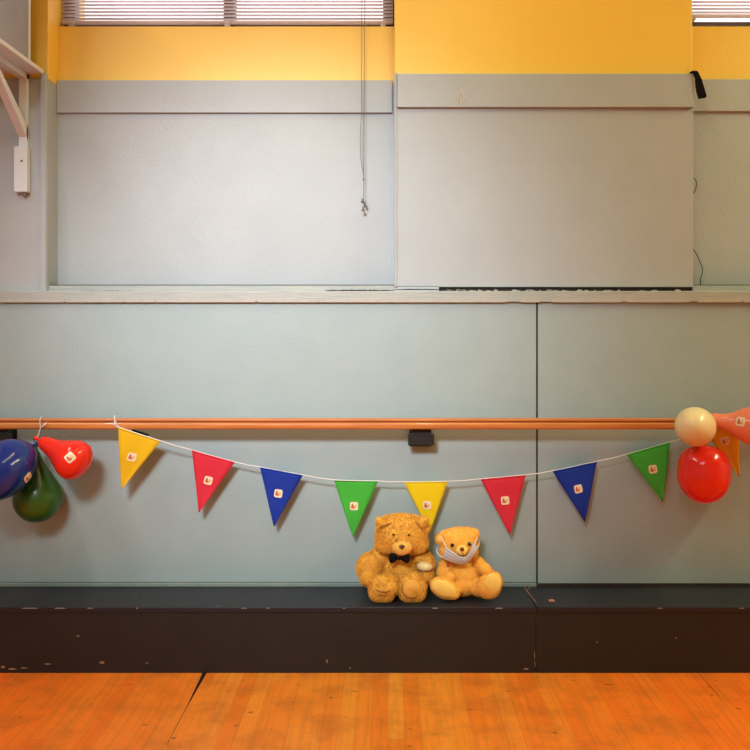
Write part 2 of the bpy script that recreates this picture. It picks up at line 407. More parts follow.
# ------------------------------------------------------------------ ballet barre
YA = 3.31
bar = thing('ballet_barre', (0, YA, Z(424, YA)), 'long varnished wooden rail fixed across the lower wall on black brackets', 'handrail')
zt, zbt = Z(418.8, YA - .02), Z(429.6, YA - .02); hgt = zt - zbt
prof = []                                         # (y, z) rounded rail with a groove below its top lip
def rail(mb, y0, y1, z0, z1, r, x0, x1):
    pr = []
    for cy, cz, a0 in ((y0 + r, z0 + r, 180), (y1 - r, z0 + r, 270), (y1 - r, z1 - r, 0), (y0 + r, z1 - r, 90)):
        for k in range(5):
            a = math.radians(a0 + 22.5 * k); pr.append((cy + r * math.cos(a), cz + r * math.sin(a)))
    n = len(pr)
    mb.add([(x0, y, z) for y, z in pr] + [(x1, y, z) for y, z in pr],
           [tuple(range(n)), tuple(range(n, 2 * n))[::-1]] + [(i, i + n, (i + 1) % n + n, (i + 1) % n) for i in range(n)])
b = MB(); rail(b, YA - .022, YA + .02, zbt, zbt + hgt * .66, .010, XL + .1, XR - .1)
rail(b, YA - .019, YA + .02, zbt + hgt * .74, zt, .0045, XL + .1, XR - .1)
rl = b.build('rail', WOOD, bar, bevel=0)
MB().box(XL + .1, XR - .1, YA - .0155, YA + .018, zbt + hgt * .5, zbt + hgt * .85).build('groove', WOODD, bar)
def bar_bracket(px):
    b = MB(); y = 3.335
    x0, x1 = X(px - 13, y), X(px + 13, y); z1, z0 = Z(433.6, y), Z(445, y)
    b.prism([(x0, z0), (x1, z0), (x1, z1), (X(px + 10.2, y), z1), (X(px + 9, y), Z(432, y)), (X(px + 10.6, y), zbt + .002), (X(px - 9.5, y), zbt + .002),
             (X(px - 8, y), Z(431.8, y)), (X(px - 9.6, y), z1), (x0, z1)], y - .012, y + .010)
    b.box(x0 + .02, x1 - .02, y + .008, YW - .004, z0 + .006, z1 + .008)
    b.box(x0 + .008, x1 - .008, YW - .006, YW, z0 - .015, z1 + .02)
    br = b.build('bracket', METAL, bar, bevel=.0015)
    for dx in (-7, 7): MB().lathe([(0, .005), (.003, .0045), (.004, .001)], P(px + dx, 439.5, y - .012), (0, -1, 0), 10).build('screw', METAL, br)
bar_bracket(421); bar_bracket(-1)

tp = MB(); y = 3.33
tp.prism([(X(133.5, y), Z(429.5, y)), (X(150, y), Z(434.8, y)), (X(147, y), Z(436, y)), (X(140, y), Z(433.8, y)), (X(134, y), Z(433, y)), (X(132, y), Z(430.8, y))], y - .006, y + .002)
t = thing('tape_scrap', (X(140, y), y, Z(433, y)), 'small black tape scrap under the rail behind the first yellow pennant', 'tape')
tp.build('strip', BLACKC, t)

# ------------------------------------------------------------------ stickers
S_BASE = mat('sticker_cream', (.84, .66, .48), .5, var=(.86, .72, .56), vscale=200)
S_ORG = mat('sticker_orange_print', (.62, .13, .03), .5)
S_BRN = mat('sticker_brown_print', (.40, .12, .04), .5)
S_YEL = mat('sticker_yellow_print', (.72, .50, .18), .5)
def sticker(fn, parent, w):
    """fn(u,v,lift) -> point on the carrier, u,v in metres"""
    b = MB(); h = w / 2; n = 6; r = .22 * w
    def rr(hw):                                    # rounded square outline
        o = []
        for cx, cy, a0 in ((hw - r, hw - r, 0), (-hw + r, hw - r, 90), (-hw + r, -hw + r, 180), (hw - r, -hw + r, 270)):
            for k in range(4): a = math.radians(a0 + 30 * k); o.append((cx + r * math.cos(a), cy + r * math.sin(a)))
        return o
    def patch(poly, lift, mi):
        cx = sum(p[0] for p in poly) / len(poly); cy = sum(p[1] for p in poly) / len(poly); k = len(poly)
        vs = [fn(cx, cy, lift)] + [fn(cx + (x - cx) * .5, cy + (y - cy) * .5, lift) for x, y in poly] + [fn(x, y, lift) for x, y in poly] + [fn(x, y, 0) for x, y in poly]
        fs = [(0, 1 + i, 1 + (i + 1) % k) for i in range(k)]
        for q in (1, 1 + k): fs += [(q + i, q + k + i, q + k + (i + 1) % k, q + (i + 1) % k) for i in range(k)]
        b.add(vs, fs, mi)
    patch(rr(h), .0012, 0)
    sc = w
    patch([(x * sc, y * sc) for x, y in ((-.34, -.28), (-.02, -.3), (.1, -.22), (.08, -.08), (-.06, .06), (-.16, .12), (-.3, .06), (-.36, -.08))], .0018, 1)
    patch([(x * sc, y * sc) for x, y in ((-.28, .02), (-.1, .0), (-.08, .16), (-.14, .3), (-.24, .3), (-.3, .16))], .0020, 2)
    patch([(x * sc, y * sc) for x, y in ((.1, -.26), (.3, -.2), (.34, .02), (.28, .2), (.16, .26), (.06, .12), (.06, -.06))], .0018, 3)
    return b.build('sticker', [S_BASE, S_ORG, S_BRN, S_YEL], parent)

# ------------------------------------------------------------------ bunting
def cloth(name, col, var=None, tr=.18):
    return mat(name, col, .75, .25, var=var or tuple(c * .9 for c in col), vscale=14, bump=.3, bscale=500, trans=tr)
FY = cloth('pennant_yellow', (.96, .70, .008)); FR = cloth('pennant_crimson', (.80, .035, .065)); FB = cloth('pennant_blue', (.014, .045, .40))
FG = cloth('pennant_green', (.075, .52, .055)); FYS = cloth('pennant_yellow_shaded', (.98, .52, .03)); FG2 = FG; FY2 = cloth('pennant_amber', (.93, .56, .012))  # last pennant is yellow cloth, shade and translucency painted in as orange
YBn = 3.34
flags = [((118, 427), (161, 441), (121, 490), FY2, 'yellow triangular pennant', (132, 457), 18, 0.0),
         ((192, 450), (235, 462), (199, 513), FR, 'crimson triangular pennant', (208.4, 480.4), 15, .006),
         ((260, 467), (303, 475), (274, 527), FB, 'blue triangular pennant', (278.4, 493.3), 8, .004),
         ((334, 480), (378, 481), (353, 538), FG, 'green triangular pennant', (354, 506), 0, -.004),
         ((403.5, 481.8), (448, 481.3), (430, 532.5), FY, 'yellow triangular pennant', (427, 505), 0, 0),
         ((480.3, 479), (526, 474.7), (509.7, 535), FR, 'crimson triangular pennant', (505, 500.3), -5, .004),
         ((552.4, 471), (597, 461.4), (585, 522.4), FB, 'blue triangular pennant', (578, 488.6), -12, .006),
         ((626.4, 454.4), (670, 442), (663, 502), FG, 'green triangular pennant', (652.6, 469), -10, .004),
         ((705, 432), (739, 421), (739.4, 477.5), FYS, 'yellow triangular pennant with shade painted in as orange', (726, 441.5), -20, .004)]
def yb_at(px):                                    # the garland swings back a little between its two ties
    t = min(1, max(0, (px - 112) / 110)); u = min(1, max(0, (722 - px) / 70)); return 3.283 + (YBn - 3.283) * min(t, u)
bun = thing('bunting', P(412, 482, YBn), 'garland of nine coloured triangular pennants strung on white string below the rail', 'bunting')
pts = [P(115, 415.5, 3.30), P(114.5, 419, 3.282), P(115, 426, 3.284)]
knots = [(118, 427), (161, 441), (192, 450), (235, 462), (260, 467), (303, 475), (334, 480), (378, 481), (403.5, 481.8), (448, 481.3), (480.3, 479), (526, 474.7),
         (552.4, 471), (597, 461.4), (626.4, 454.4), (670, 442), (705, 432), (739, 421), (775, 409)]
for i, (a, c) in enumerate(knots):
    pts.append(P(a, c, yb_at(a)))
    if i + 1 < len(knots):
        a2, c2 = knots[i + 1]; m = ((a + a2) / 2, (c + c2) / 2 + (.5 if i % 2 else .2)); pts.append(P(m[0], m[1], yb_at(m[0])))
MB().tube(pts, .0024, 6).build('string', STRING, bun, smooth=True)
MB().tube([P(115, 416, 3.30), P(114, 417.5, 3.282), P(115.5, 421, 3.281), P(117, 425, 3.282), P(119, 427, 3.284)], .0018, 6).build('knot', STRING, bun)
for k, (A, B_, T, m, lab, st, ang, bow) in enumerate(flags):
    ya, yb2 = yb_at(A[0]), yb_at(B_[0])
    a, c = P(*A, ya), P(*B_, yb2); tip = P(*T, (ya + yb2) / 2 + (.045 if k == 8 else -.002))
    def pt(s, t, off, a=a, c=c, tip=tip, bow=bow, k=k):       # s across 0..1, t down 0..1
        p = (a.lerp(c, s)).lerp(tip, t)
        w = math.sin(s * math.pi * 1.0) * (1 - t) * bow + .0035 * math.sin(t * 6 + k * 1.7) * t + .002 * math.sin(s * 7 + k)
        return p + Vector((0, -w + off, 0))
    n, mm = 10, 14; vs = []; fs = []
    for side in (0, 1):
        for i in range(mm + 1):
            t = i / mm
            for j in range(n + 1): vs.append(pt(j / n, min(t, .985), -.0007 if side == 0 else .0007))
    off = (mm + 1) * (n + 1)
    for i in range(mm):
        for j in range(n):
            q = i * (n + 1) + j; fs.append((q, q + 1, q + n + 2, q + n + 1)); fs.append((off + q, off + q + n + 1, off + q + n + 2, off + q + 1))
    for i in range(mm):
        for j in (0, n):
            q = i * (n + 1) + j; fs.append((q, q + n + 1, off + q + n + 1, off + q))
    for j in range(n):
        fs.append((j, off + j, off + j + 1, j + 1)); q = mm * (n + 1) + j; fs.append((q, q + 1, off + q + 1, off + q))
    mb = MB(); mb.add(vs, fs)
    fl = mb.build('pennant', m, bun, smooth=True); fl['label'] = lab
    # folded hem along the string
    hv = [pt(j / n, .012, -.0018) for j in range(n + 1)]
    MB().tube(hv, .0022, 6).build('hem', m, fl, smooth=True)
    # sticker
    th = math.radians(ang); bv = BVHTree.FromPolygons([Vector(v) for v in vs], fs)
    cen = P(*st, (ya + yb2) / 2); ca, sa = math.cos(-th), math.sin(-th)
    def fn(u, v, lift, cen=cen, bv=bv, ca=ca, sa=sa, ymid=(ya + yb2) / 2 + (.02 if k == 8 else 0)):
        x = cen.x + u * ca - v * sa; z = cen.z + u * sa + v * ca
        hit = bv.ray_cast(Vector((x, ymid - .3, z)), Vector((0, 1, 0)))
        y = hit[0].y if hit[0] is not None else ymid
        return Vector((x, y - lift - .0004, z))
    sticker(fn, fl, .034)

# ------------------------------------------------------------------ balloons
def rubber(name, col, rough=.16, sss=.0, tr=.10):
    return mat(name, col, rough, .55, var=tuple(c * .92 for c in col), vscale=5, trans=tr, coat=.08)
B_RED = rubber('balloon_red', (.97, .028, .012)); B_BLU = rubber('balloon_blue', (.006, .028, .22), tr=.05); B_GRN = rubber('balloon_green', (.030, .12, .010), .30, tr=.06)
B_CRM = rubber('balloon_cream', (.97, .76, .42), .3); B_PNK = rubber('balloon_coral', (.96, .26, .14), .2)
def balloon(neck, end, rad, m, label, stick=None, ang=0, pear=.5, lobe=1.0, group=None, shape=None):
    """neck and end points in space; body radius rad; pear = how drawn out the neck is"""
    neck, end = Vector(neck), Vector(end); ax = end - neck; L = ax.length; ax.normalize()
    t = thing('balloon', neck, label, 'balloon', group)
    prof = []; n = 30; body = min(L * .98, rad * 2 * lobe)          # round end occupies the last 'body' of the length
    rc = body / 2; cpos = L - rc; rn = .012
    for i in range(n + 1):
        a = math.pi * (1 - i / n); tt = cpos + rc * math.cos(a)
        r = rad * math.sin(a)
        prof.append([tt, r])
    # neck blends smoothly into the body
    out = []; m2 = 44
    for i in range(m2 + 1):
        tt = L * (1 - math.cos(math.pi * i / m2)) / 2
        d = (tt - cpos) / rc
        rb = rad * math.sqrt(max(0, 1 - d * d)) if d > -1 else 0
        u = min(1, max(0, tt / cpos))
        cone = rn + (rad - rn) * (u ** (1 / (pear + .35))) * (1 - (1 - u) ** 3 * .3) if tt < cpos else 0
        if tt < cpos:
            s = u * u * (3 - 2 * u)
            cone2 = rn * 1.4 + (rad - rn * 1.4) * (math.sin(u * math.pi / 2) ** (1 + pear * 1.6))
            r = max(rb * (1 - pear * .0), 0) if pear < .05 else min(max(cone2, rn), rad)
            if pear < .3: r = max(r, rb)
        else: r = rb
        out.append((tt, max(r, .0005)))
    out[0] = (0, .006)
    if shape:                                    # measured silhouette: (fraction of length, radius / rad)
        ts = [q[0] for q in shape]; rs_ = [q[1] for q in shape]; out = []
        for i in range(61):
            u = (1 - math.cos(math.pi * i / 60)) / 2
            j = max(k for k in range(len(ts)) if ts[k] <= u + 1e-9); j = min(j, len(ts) - 2)
            f = (u - ts[j]) / (ts[j + 1] - ts[j])
            def tan(k):
                if k >= len(ts) - 2: return 0.0
                a, c = max(k - 1, 0), min(k + 1, len(ts) - 1); return (rs_[c] - rs_[a]) / (ts[c] - ts[a])
            dt = ts[j + 1] - ts[j]; m0, m1 = tan(j) * dt, tan(j + 1) * dt
            if j + 1 == len(ts) - 1: rr = rs_[j] * math.sqrt(max(0, 1 - f * f))
            else: rr = (2*f**3-3*f*f+1)*rs_[j] + (f**3-2*f*f+f)*m0 + (-2*f**3+3*f*f)*rs_[j+1] + (f**3-f*f)*m1
            out.append((u * L, max(rr * rad, .0006)))
    mb = MB(); mb.lathe(out, neck, ax, 40)
    o = mb.build('skin', m, t, smooth=True)
    bvv, bff = mb.v, mb.f
    kn = MB(); kn.lathe([(-.020, .011), (-.014, .008), (-.008, .004), (-.004, .0065), (.002, .007), (.006, .006)], neck, ax, 14)
    kn.build('knot', m, t, smooth=True)
    if stick:
        px, py = stick; bv = BVHTree.FromPolygons([Vector(v) for v in bvv], bff)
        cam = Vector((0, 0, H)); d = (P(px, py, 1.0) - cam).normalized(); hit = bv.ray_cast(cam, d)
        if hit[0] is None: print('STICKER MISS', label); return t
        p0, nn = hit[0], hit[1]
        if nn.dot(d) > 0: nn = -nn
        ux = Vector((0, 0, 1)).cross(nn).normalized(); uz = nn.cross(ux).normalized()
        th = math.radians(ang); e1 = ux * math.cos(th) + uz * math.sin(th); e2 = uz * math.cos(th) - ux * math.sin(th)
        def fn(u, v, lift):
            q = p0 + e1 * u + e2 * v; h2 = bv.ray_cast(q + nn * .1, -nn)
            return (h2[0] if h2[0] is not None else q) + nn * (lift + .0006)
        sticker(fn, t, .036)
    return t
LONG = [(0, .10), (.07, .30), (.2, .41), (.37, .53), (.52, .76), (.66, .96), (.76, 1.0), (1, 0)]
OVAL = [(0, .08), (.03, .26), (.10, .52), (.22, .80), (.38, .97), (.52, 1.0), (1, 0)]
EGG = [(0, .1), (.04, .34), (.14, .62), (.30, .87), (.48, 1.0), (.56, 1.0), (1, 0)]
TEAR = [(0, .09), (.05, .16), (.2, .34), (.36, .62), (.52, .90), (.66, 1.0), (1, 0)]
balloon(P(39.0, 440, 3.252), P(86.5, 467, 3.20), .080, B_RED, 'glossy red pear-shaped balloon at the left end of the rail, neck to the left', (70, 457.5), 40, shape=LONG)
balloon(P(32.5, 446, 3.235), P(-28, 494, 3.02), .106, B_BLU, 'dark blue balloon cut off by the left edge below the rail', (28, 477.5), 45, shape=OVAL)
balloon(P(36, 450, 3.285), P(38.5, 522, 3.297), .096, B_GRN, 'dark green balloon hanging lowest, behind the blue and red ones', shape=TEAR)
balloon(P(700, 428, 3.24), P(691, 425.3, 3.03), .0760, B_CRM, 'round cream balloon seen end-on in front of the rail at right', shape=EGG)
balloon(P(705, 445, 3.215), P(702.8, 503.5, 3.195), .1015, B_RED, 'large bright red oval balloon hanging below the round cream balloon', shape=[(0, .1), (.03, .44), (.12, .77), (.26, .95), (.42, 1.0), (.52, 1.0), (1, 0)])
balloon(P(708, 419.3, 3.24), P(800, 433, 3.12), .0975, B_PNK, 'coral pink balloon lying against the rail at the right edge', (740.5, 421.5), -6,
        shape=[(0, .1), (.02, .22), (.06, .30), (.14, .31), (.24, .40), (.35, .62), (.47, .80), (.6, .93), (.72, 1.0), (1, 0)])
# curling ribbons that tie the clusters to the rail
rb = thing('balloon_ribbon', P(41, 420, 3.28), 'thin white ribbon tying the left balloons to the rail', 'ribbon')
MB().tube([P(42, 416.5, 3.30), P(40.5, 417.5, 3.286), P(40, 420, 3.283), P(40, 424, 3.282), P(40.5, 428, 3.284), P(39, 433, 3.28), P(37.5, 437.5, 3.268), P(36.5, 440, 3.262), P(36, 443, 3.258)], .0017, 6).build('loop', STRING, rb, smooth=True)
MB().tube([P(41, 428, 3.283), P(43, 426, 3.276), P(45.2, 424.3, 3.274), P(46.8, 422, 3.276)], [.0016, .003, .0026, .0008], 6).build('tail', STRING, rb, smooth=True)
rb = thing('balloon_ribbon', P(712, 424, 3.28), 'thin white ribbon behind the cream balloon tying the right balloons to the rail', 'ribbon')
MB().tube([P(712, 416, 3.30), P(711.5, 418, 3.285), P(712, 424, 3.282), P(711, 430, 3.280), P(709, 436, 3.262), P(706.5, 441, 3.235)], .0017, 6).build('loop', STRING, rb, smooth=True)

# ------------------------------------------------------------------ teddy bears
def fused(blobs, voxel=.004, smooth=6):
    """one continuous skin from overlapping ellipsoids: (center, (rx,ry,rz), rotation euler)"""
    bm = bmesh.new()
    for c, r, rot in blobs:
        M = Matrix.Translation(c) @ Matrix.Rotation(rot[2], 4, 'Z') @ Matrix.Rotation(rot[1], 4, 'Y') @ Matrix.Rotation(rot[0], 4, 'X') @ Matrix.Diagonal((*r, 1))
        bmesh.ops.create_icosphere(bm, subdivisions=4, radius=1, matrix=M)
    me = bpy.data.meshes.new('tmp'); bm.to_mesh(me); bm.free()
    o = bpy.data.objects.new('tmp', me); C.objects.link(o)
    rm = o.modifiers.new('r', 'REMESH'); rm.mode = 'VOXEL'; rm.voxel_size = voxel
    sm = o.modifiers.new('s', 'SMOOTH'); sm.factor = .5; sm.iterations = smooth
    dg = bpy.context.evaluated_depsgraph_get(); dg.update()
    ev = o.evaluated_get(dg); m2 = bpy.data.meshes.new_from_object(ev)
    V = np.array([v.co[:] for v in m2.vertices]); Fc = [tuple(p.vertices) for p in m2.polygons]
    bpy.data.objects.remove(o); bpy.data.meshes.remove(me); bpy.data.meshes.remove(m2)
    return V, Fc
def furry(V, Fc, count, length, width, lie=.55, seed=1, avoid=None):
    """fuzz: thin tapering tufts rooted in the skin, combed downwards"""
    r = np.random.default_rng(seed)
    tri = []
    for f in Fc:
        for k in range(1, len(f) - 1): tri.append((f[0], f[k], f[k + 1]))
    tri = np.array(tri); a, b, c = V[tri[:, 0]], V[tri[:, 1]], V[tri[:, 2]]
    nrm = np.cross(b - a, c - a); ar = np.linalg.norm(nrm, axis=1); nrm /= ar[:, None] + 1e-12
    idx = r.choice(len(tri), count, p=ar / ar.sum()); u, v = r.random(count), r.random(count)
    s = u + v > 1; u[s], v[s] = 1 - u[s], 1 - v[s]
    p = a[idx] + (b - a)[idx] * u[:, None] + (c - a)[idx] * v[:, None]; n = nrm[idx]
    if avoid is not None:
        keep = ~avoid(p); p, n = p[keep], n[keep]
    count = len(p)
    # clumped direction
    ph = np.sin(p[:, :1] * 260 + 2) + np.sin(p[:, 2:] * 310) + np.sin(p[:, 1:2] * 280)
    comb = np.concatenate([.35 * np.sin(ph * 1.7), .1 * np.ones((count, 1)) * -1, -.8 + .25 * np.cos(ph)], axis=1) + r.normal(0, .45, (count, 3))
    comb -= n * np.sum(comb * n, axis=1)[:, None]
    d = n * (1 - lie * .5) + comb * lie; d /= np.linalg.norm(d, axis=1)[:, None]
    side = np.cross(d, r.normal(0, 1, (count, 3))); side /= np.linalg.norm(side, axis=1)[:, None]
    Ln = (length * (.6 + .7 * r.random(count)))[:, None]; w = width * (.7 + .6 * r.random(count))[:, None]
    root = p - n * .001
    vs = np.stack([root - side * w, root + side * w, root + d * Ln], axis=1).reshape(-1, 3)
    base = len(V); fs = [(base + 3 * i, base + 3 * i + 1, base + 3 * i + 2) for i in range(count)]
    return np.concatenate([V, vs]), Fc + fs
def skin_obj(name, V, Fc, m, parent, m2=None):
    base = parent_world(parent); me = bpy.data.meshes.new(name)
    me.from_pydata((V - np.array(base[:])).tolist(), [], Fc); me.materials.append(m)
    if m2:                                        # a share of darker guard hairs
        me.materials.append(m2); me.polygons.foreach_set('material_index', [1 if len(f) == 3 and i % 4 == 0 else 0 for i, f in enumerate(Fc)])
    me.polygons.foreach_set('use_smooth', [len(f) == 4 for f in Fc])
    o = bpy.data.objects.new(name, me); C.objects.link(o); o.parent = parent; return o
def blob(c, r, rot=(0, 0, 0)): return (Vector(c), r, tuple(math.radians(q) for q in rot))
K = 3.22 / 800                                    # metres per photo pixel at the bears
def E(px, py, y, rx, ry, rz, rot=(0, 0, 0)):       # ellipsoid: radii in photo pixels (depth too)
    k = y / 800; return blob(P(px, py, y), (rx * k, ry * k, rz * k), rot)
def simple(name, blobs, m, parent, voxel=.003, fur=0, length=.004, width=.0008, seed=3, smooth=4, lie=.5):
    V, Fc = fused(blobs, voxel, smooth)
    if fur: V, Fc = furry(V, Fc, fur, length, width, lie, seed)
    return skin_obj(name, V, Fc, m, parent)

FUR1 = mat('brown_plush', (.86, .43, .055), .9, .1, var=(.98, .55, .09), vscale=38, vamt=.9, sheen=.1)
FUR1L = mat('muzzle_plush', (.82, .44, .075), .9, .1, var=(.88, .48, .09), vscale=60, sheen=.3)
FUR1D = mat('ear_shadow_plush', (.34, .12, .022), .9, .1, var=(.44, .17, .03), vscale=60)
CREAMF = mat('cream_plush', (.95, .80, .45), .9, .1, var=(.97, .84, .5), vscale=60)
FUR2 = mat('golden_plush', (.97, .46, .065), .9, .1, var=(1.0, .56, .11), vscale=42, vamt=.9, sheen=.1)
PAD2 = mat('golden_paw_pad', (.97, .66, .17), .85, .1, var=(.96, .60, .12), vscale=50)
NOSE = mat('nose_brown', (.12, .035, .022), .35, .5); EYE = mat('eye_black', (.012, .008, .007), .12, .6)
SEAM_CREASE = mat('stitch_crease_brown', (.34, .13, .03), .9)  # also colours the painted crease shade on the brown bear's sole
MASKM = mat('mask_fabric', (.62, .62, .64), .85, .1, var=(.70, .69, .69), vscale=90, trans=.15)
MASKE = mat('mask_loop', (.78, .74, .66), .8)
TAGR = mat('red_tag', (.55, .06, .03), .7)

# --- large brown bear
b1 = thing('teddy_bear', (X(400, 3.27), 3.27, ZPL), 'large fluffy brown teddy bear with black bow tie seated on the black plinth', 'teddy bear')
zf = ZPL + .003
BL = [
    E(400, 569, 3.305, 19.5, 17, 20), E(400, 580, 3.30, 20, 18, 13),                    # torso, seat
    E(401.5, 537, 3.275, 25, 19, 18), E(391, 529, 3.28, 14.5, 15, 13.5), E(412, 529, 3.28, 14.5, 15, 13.5), E(383, 535, 3.275, 7.5, 11, 11), E(420, 536, 3.275, 7, 11, 11),   # head, forehead corners
    E(386.5, 543, 3.27, 11.5, 12, 10), E(416.5, 543, 3.27, 11.5, 12, 10),                # cheeks
    E(401.5, 525, 3.27, 21, 13, 10.5),
    E(384, 523, 3.252, 8.5, 6.5, 4.6, (0, 22, 0)), E(380, 526.5, 3.255, 4, 6, 4), E(421.5, 523, 3.252, 8, 6.5, 4.6, (0, -42, 0)), E(426, 528.5, 3.27, 3.6, 5, 4.6),         # ears
    E(380, 557, 3.30, 11, 11, 9), E(370, 567, 3.28, 13, 12.5, 14.5, (0, 25, 0)), E(369, 577, 3.25, 9.5, 12, 8.5),          # left arm
    E(421, 557, 3.30, 10, 11, 8.5), E(427, 563, 3.275, 8, 10, 8.5), E(426.5, 575, 3.262, 7.4, 10, 7.5),        # right arm
    E(388, 584, 3.245, 13, 20, 11), E(413, 584, 3.245, 13.5, 20, 11),                           # legs
]
# feet: upright soles towards the viewer, resting on the plinth
def foot(px, ptop, pbot, hw, y, d):
    pc = (ptop + pbot) / 2; rz = (pbot - ptop) / 2
    return [E(px, pc, y, hw, d, rz), E(px - hw * .28, pc + rz * .22, y, hw * .7, d * .95, rz * .76), E(px + hw * .28, pc + rz * .22, y, hw * .7, d * .95, rz * .76)]
BL += foot(382.2, 575, 601.6, 13.4, 3.205, 9) + foot(412.3, 573, 601.6, 13.8, 3.205, 9)
V, Fc = fused(BL, .0034, 2)
V[:, 2] = np.maximum(V[:, 2], ZPL + .001)          # sits flat on the plinth
V[:, 1] = np.minimum(V[:, 1], YW - .002)
V, Fc = furry(V, Fc, 60000, .0080, .0011, .45, 11)
V[:, 2] = np.maximum(V[:, 2], ZPL + .0005); V[:, 1] = np.minimum(V[:, 1], YW - .001)
skin_obj('body', V, Fc, FUR1, b1, mat('brown_guard_hair', (.60, .27, .036), .9, .1))
o = simple('muzzle', [E(402, 547.3, 3.205, 10.2, 8, 7.4), E(402, 550, 3.205, 8, 7.5, 5)], FUR1L, b1, fur=2600, length=.003, width=.0007)
o2 = simple('nose', [E(401.8, 546.5, 3.172, 2.9, 2, 2), E(401.8, 547.8, 3.172, 1.6, 1.6, 1.6)], NOSE, b1, voxel=.0012)
MB().tube([P(395, 541.6, 3.1825), P(396.4, 539.6, 3.181), P(398.6, 538.6, 3.181)], [.001, .0025, .001], 6).build('stitch_or_crease', SEAM_CREASE, b1, smooth=True)
for px, py in ((393.5, 534.5), (408.8, 535)):
    simple('eye', [E(px, py, 3.2005, 1.3, 1.6, 1.1)], EYE, b1, voxel=.0012)
# creases of the folded ears, their shade put in as dark plush strokes
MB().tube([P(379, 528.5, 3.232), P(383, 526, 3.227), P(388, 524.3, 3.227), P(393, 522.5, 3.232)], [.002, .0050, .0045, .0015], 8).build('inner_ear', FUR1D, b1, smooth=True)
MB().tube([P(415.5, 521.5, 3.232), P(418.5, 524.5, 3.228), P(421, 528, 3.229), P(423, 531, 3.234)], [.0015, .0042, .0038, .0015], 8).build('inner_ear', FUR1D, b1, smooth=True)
# soles: crease shade put in as brown tubes on left, raised oval on right
simple('foot_pad', [E(382, 591, 3.1755, 8, 2.2, 5.6)], FUR1L, b1, fur=1200, length=.003, width=.0007)
MB().tube([P(375, 589, 3.164), P(380, 591.6, 3.1625), P(386, 592.3, 3.1625), P(391, 590.5, 3.164)], [.0012, .003, .003, .0012], 8).build('stitch_or_crease', SEAM_CREASE, b1, smooth=True)
MB().tube([P(377, 596, 3.167), P(381, 595, 3.165), P(386, 596, 3.167)], [.001, .002, .001], 8).build('stitch_or_crease', SEAM_CREASE, b1, smooth=True)
simple('foot_pad', [E(411.5, 588.5, 3.1735, 8.8, 2.2, 9)], FUR1L, b1, fur=1500, length=.0035, width=.0007)
th = [math.radians(q) for q in range(150, 330, 15)]
MB().tube([P(411.5 + 9.6 * math.cos(q), 588.5 - 9.8 * math.sin(q), 3.170) for q in th], [.0012 + .001 * math.sin(math.pi * i / 11) for i in range(len(th))], 6).build('stitch_or_crease', SEAM_CREASE, b1, smooth=True)
# cream patch on the near wrist
simple('wrist_band', [E(424.8, 566.2, 3.236, 7.0, 5.5, 3.6, (0, 6, 0))], CREAMF, b1, voxel=.0022, fur=2200, length=.006)
# bow tie
bt = MB(); yb3 = 3.192
for sg in (-1, 1):
    cx, cy = 399.3, 558.2; lobe = []
    prof2 = [(1.2, 1.8), (4, 4.2), (8, 5.8), (10.2, 4.6), (11, 0), (10, -5.2), (7.6, -6.2), (4, -3.8), (1.2, -1.8)]
    poly = [P(cx + sg * a, cy - c, yb3) for a, c in prof2]
    k = len(poly); ctr = P(cx + sg * 6, cy, yb3 - .010)
    front = [p.copy() for p in poly]; back = [p + Vector((0, .010, 0)) for p in poly]
    bt.add([ctr] + front + back + [ctr + Vector((0, .022, 0))],
           [(0, 1 + i, 1 + (i + 1) % k) for i in range(k)] + [(1 + i, 1 + k + i, 1 + k + (i + 1) % k, 1 + (i + 1) % k) for i in range(k)] + [(1 + 2 * k, 1 + k + (i + 1) % k, 1 + k + i) for i in range(k)])
bow = bt.build('bow_tie', BLACKC, b1, smooth=True, subsurf=1)
simple('bow_knot', [E(399.3, 558.2, 3.19, 2, 2.2, 2.4)], BLACKC, bow, voxel=.0015)

# --- small golden bear with mask
b2 = thing('teddy_bear', (X(462, 3.26), 3.26, ZPL), 'smaller golden teddy bear wearing a white face mask, right of the brown one', 'teddy bear')
BS = [
    E(462, 577, 3.285, 18.5, 15, 19), E(462, 583, 3.28, 18, 16, 12.5), E(461, 564, 3.29, 13, 12, 8),
    E(459, 543, 3.27, 18.5, 16.5, 15.5), E(451, 538, 3.272, 10, 12, 9), E(467, 537, 3.272, 11, 12, 9.5),
    E(449, 551, 3.262, 9.5, 11, 9), E(469, 551, 3.262, 9, 11, 9), E(461.5, 551, 3.235, 8, 10, 7),
    E(440.8, 539, 3.275, 5.6, 3.4, 5.8), E(444, 534.5, 3.275, 4.5, 3, 4.2), E(475, 535, 3.275, 4.6, 3.4, 6.2, (0, 10, 0)), E(473.5, 531.5, 3.275, 4, 3, 3.4),
    E(447, 566, 3.28, 9, 9.5, 8.5, (0, 30, 0)), E(444.5, 573, 3.255, 8, 9, 9), E(449.5, 576.5, 3.225, 6, 8, 6),
    E(478, 564, 3.28, 7.5, 8, 7), E(484.5, 569.5, 3.265, 8.5, 7.5, 6.5, (0, 42, 0)), E(490, 576, 3.25, 7.5, 7.5, 6),
    E(452, 588, 3.24, 11, 14, 7.5), E(478, 587, 3.245, 8.5, 12, 8.5, (0, -15, 0)),
    E(444.6, 588, 3.205, 15.6, 6.5, 10.3, (0, 24, 0)), E(453, 594, 3.205, 6.5, 6.5, 5),
    E(488.5, 586.5, 3.205, 12.5, 8, 12.2, (0, -30, 0)), E(493.5, 582, 3.205, 8.8, 6.5, 10.5, (0, 10, 0)),
]
V, Fc = fused(BS, .0032, 2)
V[:, 2] = np.maximum(V[:, 2], ZPL + .001); V[:, 1] = np.minimum(V[:, 1], YW - .002)
V, Fc = furry(V, Fc, 36000, .0048, .0009, .55, 21)
V[:, 2] = np.maximum(V[:, 2], ZPL + .0005)
